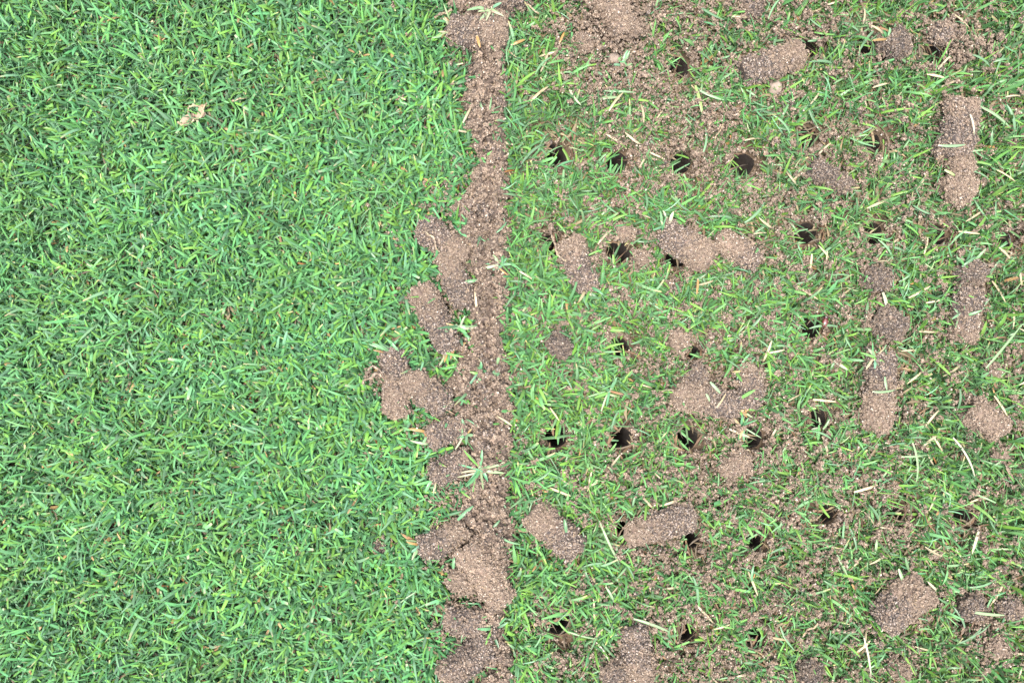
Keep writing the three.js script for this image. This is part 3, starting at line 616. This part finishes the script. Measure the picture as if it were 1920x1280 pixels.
// loose clippings: x1, y1, x2, y2, width in mm, colour, height in mm, label
const WH = [0.202, 0.197, 0.140], ST = [0.174, 0.140, 0.079], OR = [0.158, 0.090, 0.025], PG = [0.101, 0.158, 0.079], GR = [0.045, 0.112, 0.048];
const CLIPS = [
  [1068, 168, 1090, 196, 1.3, WH, 13, 'white curved stem lying left of the soil heap at the top'],
  [995, 190, 1028, 164, 2.0, ST, 13, 'straw coloured dead leaf between the ridge and the top heap'],
  [1122, 186, 1160, 183, 2.2, PG, 16, 'pale green blade under the top soil heap, pointing left'],
  [1142, 208, 1170, 174, 1.8, ST, 16, 'straw stem slanting up across soil under the top heap'],
  [1134, 170, 1188, 173, 1.4, PG, 17, 'long pale blade lying level on the foot of the top heap'],
  [1304, 160, 1316, 212, 2.2, [0.11, 0.19, 0.045], 15, 'yellow-green blade standing in crumbs below the first top-row hole'],
  [1310, 168, 1356, 186, 1.6, PG, 14, 'pale blade beside the yellow-green one, slanting down right'],
  [1309, 522, 1306, 552, 1.6, OR, 14, 'orange dead blade under the gap between two soil cores'],
  [1124, 976, 1160, 1052, 1.7, PG, 14, 'long pale stem slanting down left of the long slanting core'],
  [1136, 1100, 1150, 1128, 1.8, PG, 14, 'short bent pale blade below the long slanting soil core'],
  [1188, 1160, 1252, 1184, 2.0, PG, 16, 'forked pale blade above the upright core at the bottom'],
  [1118, 1204, 1142, 1242, 1.4, WH, 14, 'white stem left of the upright core at the bottom'],
  [1064, 1184, 1116, 1196, 1.2, PG, 13, 'thin pale stem just right of the first bottom-row hole'],
  [1656, 548, 1662, 580, 2.4, WH, 14, 'white stem hanging below the dark wedge-shaped clod'],
  [1836, 198, 1890, 238, 1.8, PG, 18, 'pale wavy stem right of the thick upper right core'],
  [1820, 214, 1826, 250, 1.6, WH, 30, 'white forked stem lying on the thick upper right core'],
  [1760, 272, 1808, 270, 1.8, PG, 28, 'level pale blade across the foot of the thick upper right core'],
  [1772, 318, 1792, 330, 1.8, [0.15, 0.2, 0.075], 20, 'bent yellow-green blade beside the pale upper right lump'],
  [1368, 804, 1404, 818, 2.0, WH, 15, 'whitish stem pointing at the fourth hole of the fifth row'],
  [1344, 764, 1360, 738, 1.4, ST, 27, 'straw stem lying on the horizontal soil core'],
  [1332, 716, 1350, 736, 2.0, PG, 27, 'pale green blade pointing onto the horizontal soil core'],
  [1324, 738, 1330, 752, 1.6, PG, 28, 'tiny green clipping on top of the horizontal soil core'],
  [1564, 676, 1588, 692, 2.0, WH, 13, 'short whitish stem left of the long upright core'],
  [1636, 734, 1676, 730, 1.5, PG, 27, 'pale blade lying across the long upright soil core'],
  [1660, 706, 1664, 730, 1.5, PG, 27, 'small upright blade on the dark band of the long core'],
  [1788, 820, 1824, 890, 1.4, WH, 14, 'long white stem below the broad tan clump at right'],
  [1850, 690, 1912, 614, 1.8, PG, 16, 'long pale blade sweeping up to the right edge'],
  [1620, 1192, 1632, 1262, 1.4, WH, 14, 'long white stem left of the brown clump at the bottom'],
  [1836, 996, 1824, 1036, 2.4, WH, 15, 'thick whitish blade standing near the right edge, lower part'],
  [1686, 1066, 1698, 1100, 2.2, PG, 20, 'pale broad blade standing above the largest core'],
  [1642, 1036, 1644, 1012, 1.8, PG, 16, 'short pale blade upright in the crumbs above the largest core'],
  [1818, 1146, 1880, 1152, 2.0, PG, 20, 'pale stem lying at the foot of the dark lower right clod'],
  [1440, 1194, 1474, 1200, 1.6, ST, 13, 'straw stem right of the third bottom-row hole'],
  [898, 186, 906, 208, 1.6, PG, 18, 'small pale blade on the upper part of the ridge'],
  [868, 230, 884, 200, 1.6, ST, 16, 'straw blade hanging off the left side of the upper ridge'],
  [894, 66, 900, 88, 2.0, OR, 30, 'orange dead blade on the large core topping the ridge'],
  [958, 84, 984, 74, 2.0, OR, 14, 'orange dead leaf just right of the large core topping the ridge'],
  [1048, 82, 1058, 60, 1.6, OR, 14, 'small orange blade on the left edge of the top heap'],
  [872, 528, 894, 524, 2.4, GR, 20, 'short green blade beside the grey core against the ridge'],
  [858, 975, 886, 950, 2.6, GR, 20, 'broad green blade on the ridge above the dark core with yellow tuft'],
  [918, 996, 936, 976, 2.0, GR, 18, 'green blade slanting on the ridge right of the yellow tuft core'],
  [850, 1066, 852, 1046, 2.2, GR, 24, 'short green blade standing left of the biggest pale core'],
  [1062, 998, 1058, 974, 2.4, GR, 27, 'short green blade lying on the plump core right of the ridge'],
  [1410, 1090, 1414, 1060, 1.8, GR, 14, 'green blade standing among crumbs in the lower middle'],
  [740, 1140, 786, 1108, 1.0, PG, 12, 'thin pale stem on clean grass left of the lower ridge'],
  [785, 1198, 806, 1196, 1.3, OR, 11, 'orange dead blade on clean grass near the bottom of the ridge'],
  [1570, 1040, 1588, 1076, 1.8, PG, 14, 'pale blade in the crumbs left of the largest core'],
  [1460, 860, 1476, 830, 1.6, PG, 13, 'pale blade left of the fifth hole of the fifth row'],
  [1712, 830, 1716, 900, 1.6, PG, 15, 'long green-white stalk below the long upright core'],
  [1690, 856, 1736, 852, 1.4, PG, 15, 'level pale blade crossing the stalk below the long core'],
  [1760, 130, 1782, 106, 1.5, WH, 13, 'white stem slanting below the fourth top-row hole'],
  [1756, 1106, 1740, 1090, 1.6, WH, 24, 'white curled stem at the right end of the largest core'],
];
CLIPS.forEach(([x1, y1, x2, y2, w, col, hy, label], k) => {
  const r = rng(5000 + k), a = P(x1, y1, (hy + 3) / 1000), b2 = P(x2, y2, (hy + 3) / 1000), d = b2.clone().sub(a), L = d.length() * 1.06, b = newBuf();
  const cv = (r() - 0.5) * 0.9;
  blade(b, { x: 0, y: 0, z: 0, az: Math.atan2(d.z, d.x) - cv / 2, curl: cv, len: L, w: w / 1000, tilt: 1.36, bend: 0.42, twist: (r() - 0.5) * 0.9, fold: 0.3, tip: 0.35, c: vary(col, r, 0.12), cTip: r() < 0.5 ? vary(GR, r) : null, cBase: r() < 0.5 ? vary(WH, r) : null, segs: 8 });
  const m = shade(new THREE.Mesh(geoOf(b), M.leaf)); m.name = numbered('grass_clipping'); m.position.copy(a); scene.add(m);
  tag(m, label, 'clipping', 'loose clippings on soil and turf');
});
// sprigs torn out with the soil: x, y, blades, spread, height in mm, label
for (const [k, [x, y, n, len, hy, label]] of [
  [862, 612, 14, 18, 17, 'bushy pale green sprig lying at the end of the long left core'],
  [902, 700, 7, 15, 18, 'sprig of a few pale blades on the middle of the ridge'],
  [932, 690, 6, 14, 18, 'thin sprig on the right side of the ridge, middle part'],
  [936, 498, 7, 14, 18, 'star-shaped pale sprig on the ridge beside the grey core'],
  [900, 880, 14, 21, 18, 'big tangle of green and white blades on the lower ridge'],
  [872, 818, 8, 13, 18, 'small sprig of upright green blades right of the stubby core'],
  [922, 1176, 9, 18, 17, 'straw and green sprig near the bottom of the ridge'],
  [920, 20, 9, 17, 22, 'green sprig on top of the ridge at the top edge'],
  [1140, 735, 8, 15, 14, 'pale forked sprig in the grass left of the horizontal core'],
  [1392, 800, 9, 15, 15, 'pale sprig below the short upright core'],
  [1390, 690, 6, 15, 15, 'green sprig between the grey clod and the short upright core'],
  [1172, 122, 6, 11, 19, 'small sprig on the soil heap at the top'],
  [1540, 800, 5, 12, 14, 'thin sprig beside the fifth hole of the fifth row'],
  [1800, 590, 6, 14, 20, 'pale sprig left of the greyish core near the right edge'],
  [1640, 668, 8, 14, 20, 'straw sprig on top of the long upright core'],
  [1710, 1070, 7, 16, 18, 'green sprig above the largest core at lower right'],
].entries()) {
  const r = rng(6000 + k), t = thing('grass_sprig', label, 'sprig', 'sprigs torn out with the soil', P(x, y, hy / 1000 + 0.001));
  for (let j = 0; j < n; j++) {
    const u = r(), c = vary(u < 0.14 ? pick(STRAW, r) : u < 0.55 ? pick(PALE, r) : pick(GREENS, r), r);
    oneBlade(t, r, { x: (r() - 0.5) * 0.004, y: 0.001 * r(), z: (r() - 0.5) * 0.004, az: r() * 6.283, len: len / 1000 * (0.45 + 0.6 * r()), w: 0.0011 + 0.0013 * r(), tilt: 0.9 + 0.5 * r(), bend: 0.1 + 0.6 * r(), c, cBase: r() < 0.4 ? WH : null });
  }
}
// many small clippings nobody would count
{
  const g = stuff('small_clippings', 'small bits of cut grass lying among the soil crumbs', 'clippings');
  const geos = [];
  for (let k = 0; k < 14; k++) {
    const r = rng(9100 + k), b = newBuf(), u = k / 14;
    blade(b, { az: 0, curl: (r() - 0.5) * 1.2, len: 0.007 + 0.010 * r(), w: 0.0006 + 0.0010 * r(), tilt: 1.3, bend: 0.5, twist: (r() - 0.5) * 1.5, fold: 0.3, tip: 0.4, c: vary(u < 0.08 ? STRAW[2] : u < 0.6 ? pick(PALE, r) : pick(GREENS, r), r), segs: 6 });
    geos.push(geoOf(b));
  }
  const sc = Scatter(geos), r = rng(91);
  for (let n = 0; n < 1700; n++) {
    const px = 700 + r() * 1400, py = -150 + r() * 1580, u = r(), k = Math.floor(r() * 14), v = r();
    if (px < 860 && u > 0.06 || nearHole(px, py)[0] < 12 && u > 0.12) continue;
    const rh = ridgeH(px, py), nc = nearCore(px, py);
    if (nc < 0) continue;
    if (rh > 0 && u > 0.35) continue;
    scatterAdd(sc, k, P(px, py, (rh > 0 ? rh : 0.011) + 0.004 * v), _q.setFromEuler(_e.set((r() - 0.5) * 0.5, r() * 6.283, (r() - 0.5) * 0.5)).clone(), 0.8 + 0.5 * r(), gray(0.85 + 0.3 * r()));
  }
  scatterBuild(sc, 'clippings', M.leaf, g);
}

renderer.render(scene, camera);
